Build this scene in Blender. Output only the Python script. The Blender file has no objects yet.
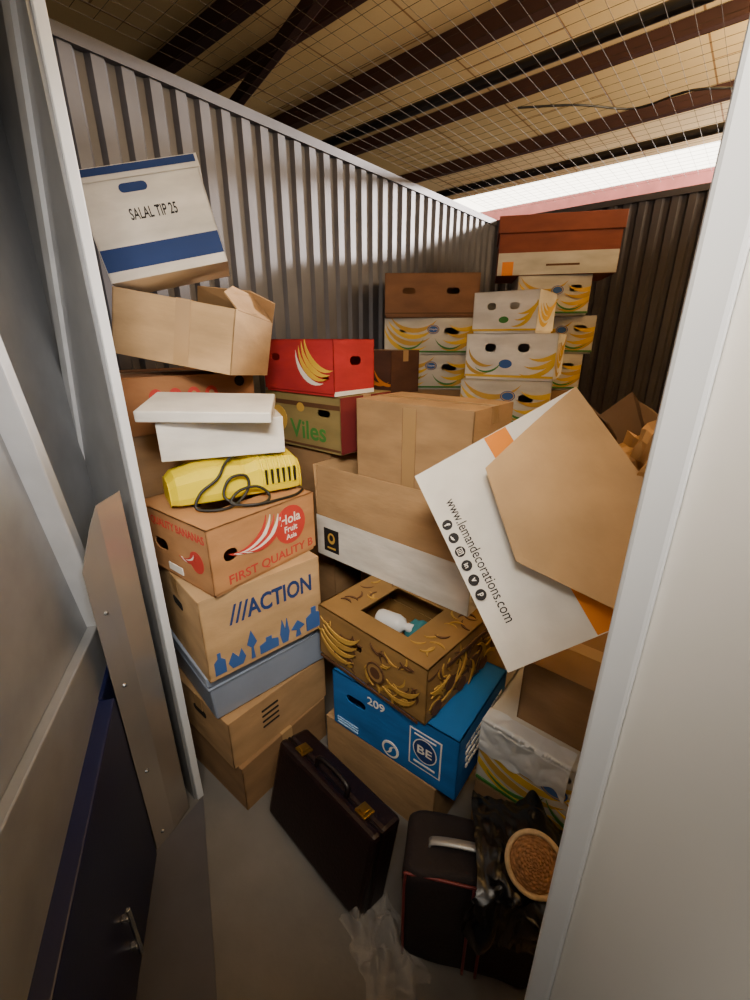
import bpy, bmesh, math, random
from mathutils import Vector, Matrix, noise
random.seed(7)
S = bpy.context.scene
C = S.collection
R = math.radians
TH = 50.0
CU, SU = math.cos(R(TH)), math.sin(R(TH))

def W(u, n, z=0.0):
    """room frame (u = depth into the unit, n = to the right) -> world"""
    return Vector((u*CU + n*SU, u*SU - n*CU, z))

# ------------------------------------------------------------------ materials
def lin(h):
    h = h.lstrip('#')
    out = []
    for i in (0, 2, 4):
        c = int(h[i:i+2], 16)/255
        out.append(c/12.92 if c <= .04045 else ((c+.055)/1.055)**2.4)
    return (*out, 1)

MATS = {}
def mat(name, col, rough=.75, metal=0.0, var=.12, scale=9.0, bump=.04, bscale=60.0, stretch=(1, 1, 1), coat=0.0, alpha=1.0, trans=0.0):
    if name in MATS: return MATS[name]
    m = bpy.data.materials.new(name); m.use_nodes = True
    nt = m.node_tree; b = nt.nodes['Principled BSDF']
    c = lin(col)
    tc = nt.nodes.new('ShaderNodeTexCoord')
    mp = nt.nodes.new('ShaderNodeMapping'); mp.inputs['Scale'].default_value = stretch
    nt.links.new(tc.outputs['Object'], mp.inputs['Vector'])
    nz = nt.nodes.new('ShaderNodeTexNoise'); nz.inputs['Scale'].default_value = scale; nz.inputs['Detail'].default_value = 5
    nt.links.new(mp.outputs[0], nz.inputs['Vector'])
    rp = nt.nodes.new('ShaderNodeValToRGB')
    rp.color_ramp.elements[0].position = .3; rp.color_ramp.elements[1].position = .72
    rp.color_ramp.elements[0].color = tuple(x*(1-var) for x in c[:3]) + (1,)
    rp.color_ramp.elements[1].color = tuple(min(1, x*(1+var)) for x in c[:3]) + (1,)
    nt.links.new(nz.outputs['Fac'], rp.inputs['Fac'])
    nt.links.new(rp.outputs['Color'], b.inputs['Base Color'])
    b.inputs['Roughness'].default_value = rough
    b.inputs['Metallic'].default_value = metal
    if coat: b.inputs['Coat Weight'].default_value = coat
    if trans: b.inputs['Transmission Weight'].default_value = trans
    if alpha < 1: b.inputs['Alpha'].default_value = alpha
    if bump:
        n2 = nt.nodes.new('ShaderNodeTexNoise'); n2.inputs['Scale'].default_value = bscale; n2.inputs['Detail'].default_value = 3
        nt.links.new(mp.outputs[0], n2.inputs['Vector'])
        bp = nt.nodes.new('ShaderNodeBump'); bp.inputs['Strength'].default_value = min(1, bump*6); bp.inputs['Distance'].default_value = .004
        nt.links.new(n2.outputs['Fac'], bp.inputs['Height'])
        nt.links.new(bp.outputs['Normal'], b.inputs['Normal'])
    MATS[name] = m
    return m

def emis(name, col, st):
    m = bpy.data.materials.new(name); m.use_nodes = True
    nt = m.node_tree; nt.nodes.clear()
    e = nt.nodes.new('ShaderNodeEmission'); e.inputs[0].default_value = lin(col); e.inputs[1].default_value = st
    o = nt.nodes.new('ShaderNodeOutputMaterial'); nt.links.new(e.outputs[0], o.inputs[0])
    return m

def card(name, col, **k):
    return mat('card_'+name, col, rough=.82, var=.2, scale=4.5, bump=.08, bscale=16, stretch=(1, 1, 3), **k)

KRAFT = card('kraft', '#a8875f'); KRAFT2 = card('kraft_dark', '#8c6d4b'); KRAFT3 = card('kraft_light', '#b4956c')
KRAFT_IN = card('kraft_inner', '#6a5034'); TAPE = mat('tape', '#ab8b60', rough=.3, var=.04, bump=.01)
WHITE = card('white', '#dcd9d2'); WHITE2 = card('white_b', '#bfbbb0'); REDC = card('red', '#ab2429'); BLUEC = card('blue', '#0d63ad')
OLIVE = card('olive', '#857547'); GOLD = card('gold', '#8a6a3a'); ORANGEC = card('orange', '#773b2b'); MAROON = card('maroon_card', '#543427')
INK_RED = mat('ink_red', '#b8342a', var=.05, bump=0); INK_NAVY = mat('ink_navy', '#17356f', var=.05, bump=0)
INK_MAR = mat('ink_maroon', '#6d1d20', var=.1, bump=0)
INK_BLUE = mat('ink_blue', '#335a9c', var=.05, bump=0); INK_BLACK = mat('ink_black', '#17161a', var=.05, bump=0)
INK_WHITE = mat('ink_white', '#e8e4dc', var=.04, bump=0); INK_YEL = mat('ink_yellow', '#d6ae30', var=.1, bump=0)
INK_YEL2 = mat('ink_dull_yellow', '#bd963e', var=.1, bump=0); INK_GOLD = mat('ink_gold', '#b08a3c', var=.15, bump=0)
INK_GRN = mat('ink_green', '#3d7a34', var=.1, bump=0); INK_ORG = mat('ink_orange', '#e08418', var=.06, bump=0)
INK_BRN = mat('ink_brown', '#563820', var=.1, bump=0); INK_PALE = mat('ink_pale_blue', '#8fb8de', var=.05, bump=0)
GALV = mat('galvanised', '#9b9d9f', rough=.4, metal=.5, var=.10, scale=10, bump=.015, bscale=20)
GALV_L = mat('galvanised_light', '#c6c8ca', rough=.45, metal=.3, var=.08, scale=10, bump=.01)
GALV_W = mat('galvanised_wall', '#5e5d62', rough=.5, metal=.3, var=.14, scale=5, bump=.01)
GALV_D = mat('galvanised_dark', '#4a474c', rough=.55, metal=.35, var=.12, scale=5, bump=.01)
SHINY = mat('shiny_plate', '#bdb6ad', rough=.26, metal=.7, var=.08, scale=4, bump=.03, bscale=5)
WPAINT = mat('white_paint', '#dddad4', rough=.5, var=.03, scale=3, bump=.008)
STRIP = mat('white_trim', '#dadee2', rough=.4, var=.03, bump=.0)
NAVY = mat('navy_paint', '#0d143c', rough=.35, var=.08, scale=6, bump=.01)
CONC = mat('concrete', '#716e6a', rough=.8, var=.18, scale=4, bump=.05, bscale=40)
BEAM = mat('beam', '#3d211b', rough=.7, var=.2, scale=3, bump=.03)
BEAMB = mat('beam_black', '#121010', rough=.5, var=.2, bump=0)
REDBEAM = mat('beam_red', '#8c4a48', rough=.6, var=.15, bump=.02)
WIRE = mat('wire', '#3a2f20', rough=.8, metal=0, var=.05, bump=0)
LEATH = mat('maroon_leather', '#190809', rough=.45, var=.25, scale=20, bump=.06, bscale=120)
LEATHD = mat('dark_leather', '#100607', rough=.45, var=.2, scale=20, bump=.05, bscale=120)
BRASS = mat('brass', '#a8823a', rough=.35, metal=.9, var=.08, bump=0)
BLACKF = mat('black_fabric', '#170d0f', rough=.8, var=.3, scale=10, bump=.05, bscale=120)
BLACKP = mat('black_plastic_film', '#0e0e10', rough=.26, var=.2, bump=.05, bscale=20)
PIPING = mat('oxblood_piping', '#6e2828', rough=.5, var=.1, bump=0)
STRAP = mat('pale_strap', '#9a9997', rough=.4, metal=.4, var=.05, bump=.02)
STEEL = mat('steel', '#b9bdc0', rough=.25, metal=.9, var=.05, bump=0)
WICKER = mat('wicker', '#a87c54', rough=.75, var=.4, scale=90, bump=.15, bscale=180)
RIM = mat('wicker_rim', '#c9b08a', rough=.7, var=.2, scale=60, bump=.08, bscale=120)
YELLOW = mat('yellow_plastic', '#dcc800', rough=.38, var=.04, bump=.0)
BLACKR = mat('black_rubber', '#111111', rough=.5, var=.1, bump=0)
CRATE = mat('crate_plastic', '#93a0b6', rough=.28, var=.06, bump=.01, trans=.12)
PAPER = mat('kraft_paper', '#b68a52', rough=.8, var=.18, scale=14, bump=.08, bscale=40)
WPLAS = mat('white_plastic', '#cfd3d6', rough=.35, var=.05, bump=.03, bscale=30)
TEAL = mat('teal_cloth', '#2a6f78', rough=.8, var=.15, bump=.05)
FILM = mat('clear_film', '#eceae6', rough=.1, var=.05, bump=.06, bscale=18, alpha=.26)
DARKV = mat('dark_void', '#120d09', rough=.9, var=.1, bump=0)

# ------------------------------------------------------------------ mesh builder
class MB:
    def __init__(s): s.v = []; s.f = []; s.m = []; s.mats = []
    def mi(s, m):
        if m not in s.mats: s.mats.append(m)
        return s.mats.index(m)
    def add(s, vs, fs, m, M=None):
        o = len(s.v); k = s.mi(m)
        for v in vs:
            v = Vector(v)
            s.v.append(M @ v if M is not None else v)
        for f in fs:
            s.f.append([o+i for i in f]); s.m.append(k)
        return s
    def box(s, x0, y0, z0, x1, y1, z1, m, M=None):
        vs = [(x0, y0, z0), (x1, y0, z0), (x1, y1, z0), (x0, y1, z0), (x0, y0, z1), (x1, y0, z1), (x1, y1, z1), (x0, y1, z1)]
        fs = [(3, 2, 1, 0), (4, 5, 6, 7), (0, 1, 5, 4), (1, 2, 6, 5), (2, 3, 7, 6), (3, 0, 4, 7)]
        return s.add(vs, fs, m, M)
    def prism(s, P, y0, y1, m):
        """polygon P in local x,z extruded along y"""
        n = len(P)
        vs = [(x, y0, z) for x, z in P]+[(x, y1, z) for x, z in P]
        fs = [tuple(range(n)), tuple(range(2*n-1, n-1, -1))]+[(i, i+n, (i+1) % n+n, (i+1) % n) for i in range(n)]
        return s.add(vs, fs, m)
    def bar(s, p, q, w, h, m, up=(0, 0, 1)):
        p, q = Vector(p), Vector(q); d = (q-p); L = d.length; d.normalize()
        y = Vector(up).cross(d).normalized(); z = d.cross(y)
        M = Matrix((d, y, z)).transposed().to_4x4(); M.translation = p
        return s.box(0, -w/2, -h/2, L, w/2, h/2, m, M)
    def tube(s, pts, r, m, n=8, caps=True):
        pts = [Vector(p) for p in pts]; rings = []; prev = None
        for i, p in enumerate(pts):
            a = pts[max(0, i-1)]; b = pts[min(len(pts)-1, i+1)]
            t = (b-a).normalized()
            if prev is None:
                x = t.orthogonal().normalized()
            else:
                x = (prev - t*prev.dot(t))
                x = x.normalized() if x.length > 1e-6 else t.orthogonal().normalized()
            prev = x; y = t.cross(x)
            rr = r[i] if isinstance(r, (list, tuple)) else r
            rings.append([p + (x*math.cos(2*math.pi*k/n) + y*math.sin(2*math.pi*k/n))*rr for k in range(n)])
        vs = [v for g in rings for v in g]; fs = []
        for i in range(len(rings)-1):
            for k in range(n):
                fs.append((i*n+k, i*n+(k+1) % n, (i+1)*n+(k+1) % n, (i+1)*n+k))
        if caps:
            fs.append(tuple(range(n-1, -1, -1))); fs.append(tuple((len(rings)-1)*n+k for k in range(n)))
        return s.add(vs, fs, m)
    def lathe(s, prof, m, n=24, M=None):
        vs = []; fs = []
        for (r, z) in prof:
            for k in range(n):
                a = 2*math.pi*k/n; vs.append((r*math.cos(a), r*math.sin(a), z))
        for i in range(len(prof)-1):
            for k in range(n):
                fs.append((i*n+k, i*n+(k+1) % n, (i+1)*n+(k+1) % n, (i+1)*n+k))
        return s.add(vs, fs, m, M)
    def obj(s, name, parent=None, bevel=0, solid=0, smooth=False, loc=None, rot=None, subsurf=0):
        me = bpy.data.meshes.new(name); me.from_pydata([tuple(v) for v in s.v], [], s.f); me.update()
        for m in s.mats: me.materials.append(m)
        me.polygons.foreach_set('material_index', s.m)
        if smooth: me.polygons.foreach_set('use_smooth', [True]*len(me.polygons))
        me.update()
        o = bpy.data.objects.new(name, me); C.objects.link(o)
        if parent: o.parent = parent
        if loc is not None: o.location = loc
        if rot is not None: o.rotation_euler = rot
        if solid:
            k = o.modifiers.new('solid', 'SOLIDIFY'); k.thickness = solid; k.offset = -1
        if bevel:
            k = o.modifiers.new('bevel', 'BEVEL'); k.width = bevel; k.segments = 2; k.limit_method = 'ANGLE'; k.angle_limit = R(40)
        if subsurf:
            k = o.modifiers.new('sub', 'SUBSURF'); k.levels = subsurf; k.render_levels = subsurf
        return o

def tag(o, label, cat, group=None):
    o['label'] = label; o['category'] = cat
    if group: o['group'] = group
    return o
def struct(o):
    o['kind'] = 'structure'; return o
def empty(name, loc, rz=0, label=None, cat=None, group=None):
    o = bpy.data.objects.new(name, None); C.objects.link(o); o.empty_display_size = .05
    o.location = loc; o.rotation_euler = (0, 0, rz)
    if label: tag(o, label, cat, group)
    return o

# ------------------------------------------------------------------ printing on faces
TXT = {}
def text2d(st, bold=0.0):
    if (st, bold) in TXT: return TXT[(st, bold)]
    cu = bpy.data.curves.new('t', 'FONT'); cu.body = st; cu.fill_mode = 'FRONT'; cu.offset = bold; cu.resolution_u = 3
    ob = bpy.data.objects.new('t', cu); C.objects.link(ob)
    bpy.context.view_layer.update()
    dg = bpy.context.evaluated_depsgraph_get()
    me = bpy.data.meshes.new_from_object(ob.evaluated_get(dg))
    vs = [(v.co.x, v.co.y) for v in me.vertices]; fs = [list(p.vertices) for p in me.polygons]
    nz = [p.normal.z for p in me.polygons]
    fs = [f if z > 0 else f[::-1] for f, z in zip(fs, nz)]
    bpy.data.objects.remove(ob); bpy.data.curves.remove(cu); bpy.data.meshes.remove(me)
    x0 = min(v[0] for v in vs); x1 = max(v[0] for v in vs); y0 = min(v[1] for v in vs); y1 = max(v[1] for v in vs)
    vs = [(x-(x0+x1)/2, y-(y0+y1)/2) for x, y in vs]
    TXT[(st, bold)] = (vs, fs, x1-x0, y1-y0)
    return TXT[(st, bold)]

class Fc:
    def __init__(s, mb, fn, W=9, H=9): s.mb = mb; s.fn = fn; s.k = 0; s.W = W; s.H = H
    def e(s): s.k += 1; return .0005 + .0003*s.k
    def clip(s, P):
        """clip a polygon to the face so print never runs off the board"""
        for ax, lo, sg in ((0, .002, 1), (0, s.W-.002, -1), (1, .002, 1), (1, s.H-.002, -1)):
            out = []
            for i in range(len(P)):
                a, b = P[i], P[(i+1) % len(P)]
                da, db = (a[ax]-lo)*sg, (b[ax]-lo)*sg
                if da >= 0: out.append(a)
                if da*db < 0:
                    t = da/(da-db); out.append((a[0]+(b[0]-a[0])*t, a[1]+(b[1]-a[1])*t))
            P = out
            if len(P) < 3: return []
        return P
    def poly(s, pts, m):
        pts = s.clip(list(pts))
        if len(pts) < 3: return
        A = sum(pts[i][0]*pts[(i+1) % len(pts)][1]-pts[(i+1) % len(pts)][0]*pts[i][1] for i in range(len(pts)))
        if A < 0: pts = pts[::-1]
        e = s.e(); s.mb.add([s.fn(x, y, e) for x, y in pts], [tuple(range(len(pts)))], m)
    def rect(s, x0, y0, x1, y1, m): s.poly([(x0, y0), (x1, y0), (x1, y1), (x0, y1)], m)
    def ell(s, cx, cy, rx, ry, m, n=24, rot=0):
        c, d = math.cos(rot), math.sin(rot)
        P = [(rx*math.cos(2*math.pi*i/n), ry*math.sin(2*math.pi*i/n)) for i in range(n)]
        s.poly([(cx+x*c-y*d, cy+x*d+y*c) for x, y in P], m)
    def text(s, st, cx, cy, w, m, h=None, rot=0, bold=0.0):
        vs, fs, tw, th = text2d(st, bold); sx = w/tw; sy = (h/th) if h else sx
        c, d = math.cos(rot), math.sin(rot); e = s.e()
        P = [(x*sx, y*sy) for x, y in vs]
        s.mb.add([s.fn(cx+x*c-y*d, cy+x*d+y*c, e) for x, y in P], fs, m)
    def banana(s, cx, cy, r, m, rot=0, w=.34, n=10, span=62):
        c, d = math.cos(rot), math.sin(rot); O = []; I = []
        for i in range(n+1):
            a = R(-span+2*span*i/n); q = 1-w*math.cos(a*90/span)
            for L, k in ((O, 1), (I, q)):
                x, y = math.sin(a)*r*k, -math.cos(a)*r*k+r*.8
                L.append((cx+x*c-y*d, cy+x*d+y*c))
        k0 = s.k
        for i in range(n):           # quads share one print layer
            s.k = k0; s.poly([O[i], O[i+1], I[i+1], I[i]], m)
        s.k = k0+1
    def slot(s, cx, cy, w, h, m=None): s.poly(slotpts(cx, cy, w, h), m or DARKV)

def slotpts(cx, cy, w, h):
    r = h/2; P = []
    for i in range(7): a = R(-90+180*i/6); P.append((cx+w/2-r+r*math.cos(a), cy+r*math.sin(a)))
    for i in range(7): a = R(90+180*i/6); P.append((cx-w/2+r+r*math.cos(a), cy+r*math.sin(a)))
    return P
def holed(w, h, holes):
    bm = bmesh.new(); es = []
    def loop(P):
        vs = [bm.verts.new((x, y, 0)) for x, y in P]
        for i in range(len(vs)): es.append(bm.edges.new((vs[i], vs[(i+1) % len(vs)])))
    loop([(0, 0), (w, 0), (w, h), (0, h)])
    for q in holes: loop(q)
    if holes: bmesh.ops.triangle_fill(bm, use_beauty=True, use_dissolve=False, edges=es, normal=(0, 0, 1))
    else: bm.faces.new(list(bm.verts))
    bm.verts.index_update(); bm.normal_update()
    vs = [(v.co.x, v.co.y) for v in bm.verts]
    fs = [[v.index for v in (f.verts if f.normal.z > 0 else reversed(f.verts))] for f in bm.faces]
    bm.free(); return vs, fs

def fmap(face, a, b, H):
    return {'R': lambda s, h, e=0: (s-a/2, -b/2-e, h),
            'L': lambda s, h, e=0: (-a/2-e, b/2-s, h),
            'RB': lambda s, h, e=0: (a/2-s, b/2+e, h),
            'LB': lambda s, h, e=0: (a/2+e, s-b/2, h),
            'T': lambda s, t, e=0: (s-a/2, t-b/2, H+e)}[face]

def sleeve(mb, a, b, z0, H, m, holes={}, top=None):
    for f, w in (('R', a), ('L', b), ('RB', a), ('LB', b)):
        vs, fs = holed(w, H-z0, [[(x, y-z0) for x, y in q] for q in holes.get(f, [])])
        fn = fmap(f, a, b, H); mb.add([fn(x, y+z0) for x, y in vs], fs, m)
    if top is not None:
        vs, fs = holed(a, b, top); fn = fmap('T', a, b, H); mb.add([fn(x, y) for x, y in vs], fs, m)

def carton(name, label, cat, N, th, a, b, z0, H, m, deco=None, kind='closed', holes={}, group=None, inner=None, root=None, tape=True, topo=None):
    """carton whose nearest vertical edge stands at N; right face runs a along heading th, left face runs b"""
    c, s = math.cos(R(th)), math.sin(R(th))
    if root is None:
        root = empty(name, (N[0]+a/2*c-b/2*s, N[1]+a/2*s+b/2*c, z0), R(th), label, cat, group)
    inner = inner or m
    mb = MB()
    if kind == 'banana':
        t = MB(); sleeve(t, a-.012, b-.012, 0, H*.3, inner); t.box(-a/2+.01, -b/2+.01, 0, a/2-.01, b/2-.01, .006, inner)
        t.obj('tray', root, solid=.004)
        x0, x1, y0, y1 = topo or (.22, .78, .3, .7)
        top = [[(a*x0, b*y0), (a*x1, b*y0), (a*x1, b*y1), (a*x0, b*y1)]]
        sleeve(mb, a, b, .012, H, m, holes, top); part = 'lid'
    elif kind == 'closed':
        sleeve(mb, a, b, 0, H-.004, m, holes); part = 'body'
        mb.box(-a/2+.002, -b/2+.002, 0, a/2-.002, b/2-.002, .005, m)
    else:
        sleeve(mb, a, b, 0, H, m, holes); part = 'body'
        mb.box(-a/2+.002, -b/2+.002, 0, a/2-.002, b/2-.002, .005, m)
    if deco:
        deco(lambda f: Fc(mb, fmap(f, a, b, H), a if f in ('R', 'RB', 'T') else b, b if f == 'T' else H))
    mb.obj(part, root, solid=.004)
    if kind == 'closed':
        g = .0015
        if b >= a:
            MB().box(-a/2, -b/2, H-.004, -g, b/2, H, inner).obj('flap', root, bevel=.001)
            MB().box(g, -b/2, H-.004, a/2, b/2, H, inner).obj('flap', root, bevel=.001)
            if tape:
                q = MB(); q.box(-.025, -b/2-.001, H, .025, b/2+.001, H+.0008, TAPE)
                q.box(-.025, -b/2-.0012, H-.06, .025, -b/2-.0004, H+.0008, TAPE); q.obj('tape', root)
        else:
            MB().box(-a/2, -b/2, H-.004, a/2, -g, H, inner).obj('flap', root, bevel=.001)
            MB().box(-a/2, g, H-.004, a/2, b/2, H, inner).obj('flap', root, bevel=.001)
            if tape:
                q = MB(); q.box(-a/2-.001, -.025, H, a/2+.001, .025, H+.0008, TAPE)
                q.box(-a/2-.0012, -.025, H-.06, -a/2-.0004, .025, H+.0008, TAPE); q.obj('tape', root)
    return root

def flap_on(root, a, b, H, side, length, ang, m, inset=.004, mat2=None):
    """flap hinged on top edge; ang measured from straight up, outward positive"""
    mb = MB(); w = (b if side in 'L LB'.split() else a)
    mb.box(-w/2+inset, -.002, 0, w/2-inset, .002, length, m)
    o = mb.obj('flap', root, bevel=.001)
    pos = {'R': ((0, -b/2+.002, H), 0), 'RB': ((0, b/2-.002, H), 180), 'L': ((-a/2+.002, 0, H), -90), 'LB': ((a/2-.002, 0, H), 90)}[side]
    o.location = pos[0]
    o.rotation_euler = (Matrix.Rotation(R(pos[1]), 3, 'Z') @ Matrix.Rotation(R(ang), 3, 'X')).to_euler()
    return o

# ================================================================== SETTING
UF, UB, NL, NR, ZT = .464, 4.2, -2.083, .75, 2.65
fl = MB(); fl.add([W(-2.5, -5), W(-2.5, 4), W(8, 4), W(8, -5)], [(0, 1, 2, 3)][::-1], CONC); struct(fl.obj('floor'))

def corrugated(name, along, fixed, lo, hi, z1, m, sign):
    per, d = .105, .022; pts = []; x = lo
    while x < hi:
        for dx, o in ((0, 0), (.045, 0), (.060, d), (.090, d)):
            if x+dx <= hi: pts.append((x+dx, o*sign))
        x += per
    pts.append((hi, 0))
    mb = MB(); vs = []
    for p, o in pts:
        for z in (0, z1):
            vs.append(W(p, fixed+o, z) if along == 'u' else W(fixed+o, p, z))
    fs = [(2*i, 2*i+2, 2*i+3, 2*i+1) for i in range(len(pts)-1)]
    mb.add(vs, fs, m); return struct(mb.obj(name))
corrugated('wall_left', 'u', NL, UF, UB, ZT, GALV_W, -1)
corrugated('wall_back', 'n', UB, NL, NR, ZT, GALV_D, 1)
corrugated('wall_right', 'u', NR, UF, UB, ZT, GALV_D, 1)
RM = Matrix(((CU, -SU, 0, 0), (SU, CU, 0, 0), (0, 0, 1, 0), (0, 0, 0, 1)))
def rb(mb, u0, u1, n0, n1, z0, z1, m): return mb.box(u0, -n1, z0, u1, -n0, z1, m, RM)
t = MB(); rb(t, UF, UB, NL-.03, NL+.012, ZT-.03, ZT+.012, GALV_W); struct(t.obj('trim_1'))
t = MB(); rb(t, UB-.012, UB+.03, NL, NR, ZT-.03, ZT+.012, GALV_D); struct(t.obj('trim_2'))
# entrance wall either side of the opening
t = MB(); rb(t, .43, .462, NL-.05, -1.262, 0, 2.75, GALV)
t.bar(W(.425, -1.30, 2.45), W(.425, -1.66, 1.10), .012, .05, GALV_L); struct(t.obj('wall_entrance_left'))
t = MB(); rb(t, .43, .462, -.02, 2.2, 0, 2.75, WPAINT); struct(t.obj('wall_entrance_right', bevel=.002))
t = MB(); rb(t, .438, .462, -1.262, -1.25, 0, 2.75, STRIP); struct(t.obj('trim_3', bevel=.002))
t = MB(); rb(t, .415, .475, -.05, -.02, 0, 2.75, STRIP); struct(t.obj('trim_4', bevel=.004))
# bent plate between door leaf and jamb, standing on a metal sill
pa, pb = Vector((-.748, .965, 0)), Vector((-.695, 1.105, 0))
sh = empty('metal_plate', pa, math.atan2(pb.y-pa.y, pb.x-pa.x), 'thin bent reflective metal plate with cut top corner beside the left door jamb', 'plate')
PL = (pb-pa).length
q = MB(); cols = [(.0, .0, 1.09), (PL*.30, -.003, 1.20), (PL*.48, -.006, 1.25), (PL, 0, 1.264)]
vs = []
for x, y, h in cols: vs += [(x, y, .008), (x, y, h)]
q.add(vs, [(2*i, 2*i+2, 2*i+3, 2*i+1) for i in range(len(cols)-1)], SHINY); q.obj('plate_body', sh, solid=.002)
for z in (.06, .35, .70, .95):
    q = MB(); q.lathe([(0, .004), (.004, .003), (.007, -.003)], STEEL, 10, Matrix.Translation((.03, -.006, z)) @ Matrix.Rotation(R(90), 4, 'X')); q.obj('screw', sh)
t = MB(); V = [(-.765, .93), (-.66, 1.15), (-.42, .607), (-.36, .44), (-.55, .40)]
t.add([(x, y, 0.001) for x, y in V]+[(x, y, .007) for x, y in V], [(5, 9, 8, 7, 6)]+[(i, (i+1) % 5, (i+1) % 5+5, i+5) for i in range(5)], GALV_W); struct(t.obj('trim_5'))
# open door leaf on the left
door = struct(empty('door_1', (-.95, 1.40, 0), R(-72.66)))
MB().box(.0, -.03, .40, 1.3, -.004, 2.75, GALV).obj('panel', door)
f = MB(); f.box(0, -.03, .40, .05, .024, 2.75, GALV); f.box(0, -.004, .40, 1.3, .024, .86, GALV); f.obj('frame', door, bevel=.004)
f = MB(); f.bar((.34, .018, .86), (.80, .018, 2.74), .045, .06, GALV_L, up=(0, 1, 0)); f.obj('brace', door, bevel=.004)
q = MB(); q.prism([(0, .01), (.49, .01), (.49, .70), (0, .80)], -.03, .034, NAVY); q.prism([(.49, .01), (1.3, .01), (1.3, .50), (.49, .695)], -.03, .065, NAVY); q.obj('kick_board', door, bevel=.004)
f = MB(); f.tube([(.80, .085, .10), (.80, .085, .29)], .006, STEEL, 12); f.box(.792, .065, .13, .808, .083, .145, STEEL); f.box(.792, .065, .25, .808, .083, .265, STEEL)
f.obj('handle', door, bevel=.002)

# roof
ROOF = mat('roof_boards', '#b08a58', rough=.8, var=.22, scale=2.5, bump=.03, stretch=(1, 1, 1))
nt = ROOF.node_tree; bs = nt.nodes['Principled BSDF']
tc = nt.nodes.new('ShaderNodeTexCoord'); mp = nt.nodes.new('ShaderNodeMapping'); mp.inputs['Rotation'].default_value = (0, 0, R(-TH))
br = nt.nodes.new('ShaderNodeTexBrick'); br.inputs['Scale'].default_value = 1.0; br.inputs['Brick Width'].default_value = .9; br.inputs['Row Height'].default_value = .62
br.inputs['Mortar Size'].default_value = .006; br.inputs['Color1'].default_value = lin('#dfc594'); br.inputs['Color2'].default_value = lin('#d3b682'); br.inputs['Mortar'].default_value = lin('#977247')
nt.links.new(tc.outputs['Object'], mp.inputs[0]); nt.links.new(mp.outputs[0], br.inputs['Vector']); nt.links.new(br.outputs['Color'], bs.inputs['Base Color'])
t = MB(); rb(t, -2.5, 5.55, -9, 6, 3.3, 3.34, ROOF); struct(t.obj('ceiling'))
t = MB(); rb(t, 5.55, 6.35, -3.5, 6, 3.32, 3.34, emis('skylight', '#fff3de', 8.0)); struct(t.obj('window_1'))
t = MB(); rb(t, 6.35, 6.45, -9, 6, 2.9, 3.34, REDBEAM); struct(t.obj('trim_6'))
t = MB(); rb(t, 6.6, 6.65, -9, 6, 0, 3.34, GALV_D); struct(t.obj('wall_far'))

def beam(u, z, w, h, m, label):
    o = MB().box(-7.5, -w/2, 0, 5.5, w/2, h, m).obj('roof_beam', loc=W(u, 0, z), rot=(0, 0, R(TH-90)), bevel=.004)
    return tag(o, label, 'beam')
beam(1.80, 3.20, .07, .10, BEAM, 'dark wooden roof beam nearest the doorway, above the white and blue carton')
beam(2.16, 3.23, .04, .07, BEAM, 'narrow dark roof beam second from the doorway')
beam(2.78, 3.20, .08, .10, BEAM, 'thick dark brown roof beam in the middle of the ceiling')
beam(3.52, 3.22, .06, .08, BEAM, 'dark brown roof beam behind the thick middle one')
beam(4.45, 3.21, .06, .09, BEAM, 'dark roof beam closest to the bright skylight')
o = MB().bar((-1.15, 3.95, 3.14), (.55, 1.51, 3.14), .05, .07, BEAM).obj('roof_brace', bevel=.004)
tag(o, 'slanting dark brace crossing under the roof beams at the upper left', 'brace')
def pipe(u, z, r, label):
    o = MB().tube([(-7, 0, 0), (5.5, 0, 0)], r, BEAMB, 10).obj('conduit_pipe', loc=W(u, 0, z), rot=(0, 0, R(TH-90)), smooth=True)
    tag(o, label, 'pipe')
pipe(2.42, 2.84, .026, 'black pipe under the ceiling crossing over the middle of the left wall')
pipe(3.72, 2.82, .026, 'black pipe under the ceiling just in front of the skylight')
m = MB(); k = UF
WR = .0006
while k < UB:
    rb(m, k-WR, k+WR, NL, NR, 2.72, 2.72+2*WR, WIRE); k += .075
k = NL
while k < NR:
    rb(m, UF, UB, k-WR, k+WR, 2.72+2*WR, 2.72+4*WR, WIRE); k += .075
tag(m.obj('wire_mesh'), 'thin square wire mesh stretched over the top of the storage unit', 'mesh')
def catmull(P, n=6):
    P = [Vector(p) for p in P]; out = []
    for i in range(len(P)-1):
        p0 = P[max(0, i-1)]; p1 = P[i]; p2 = P[i+1]; p3 = P[min(len(P)-1, i+2)]
        for k in range(n):
            t = k/n
            out.append(.5*((2*p1)+(p2-p0)*t+(2*p0-5*p1+4*p2-p3)*t*t+(3*p1-p0-3*p2+p3)*t**3))
    out.append(P[-1]); return out
cab = MB(); cab.tube(catmull([W(2.55, -1.2, 2.745), W(2.7, -.95, 2.738), W(2.95, -.75, 2.75), W(2.9, -.5, 2.738), W(3.1, -.2, 2.745), W(3.0, .2, 2.74)]), .005, BLACKR, 6)
tag(cab.obj('loose_cable'), 'thin black loose cable lying on the wire mesh overhead', 'cable')

# ================================================================== LEFT FRONT STACK
carton('carton', 'plain brown carton on the floor at the bottom of the front left stack', 'box', (-.475, 1.10), 52, .42, .42, 0, .212, KRAFT2)
def d_vents(F):
    f = F('R')
    for i in range(4): f.slot(.17, .085+.025*i, .075, .009)
    l = F('L'); l.slot(.2, .14, .09, .03)
carton('carton', 'brown carton with four vent slots, second from the floor in the front left stack', 'box', (-.50, 1.10), 50, .45, .40, .2135, .21, KRAFT, d_vents)
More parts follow.
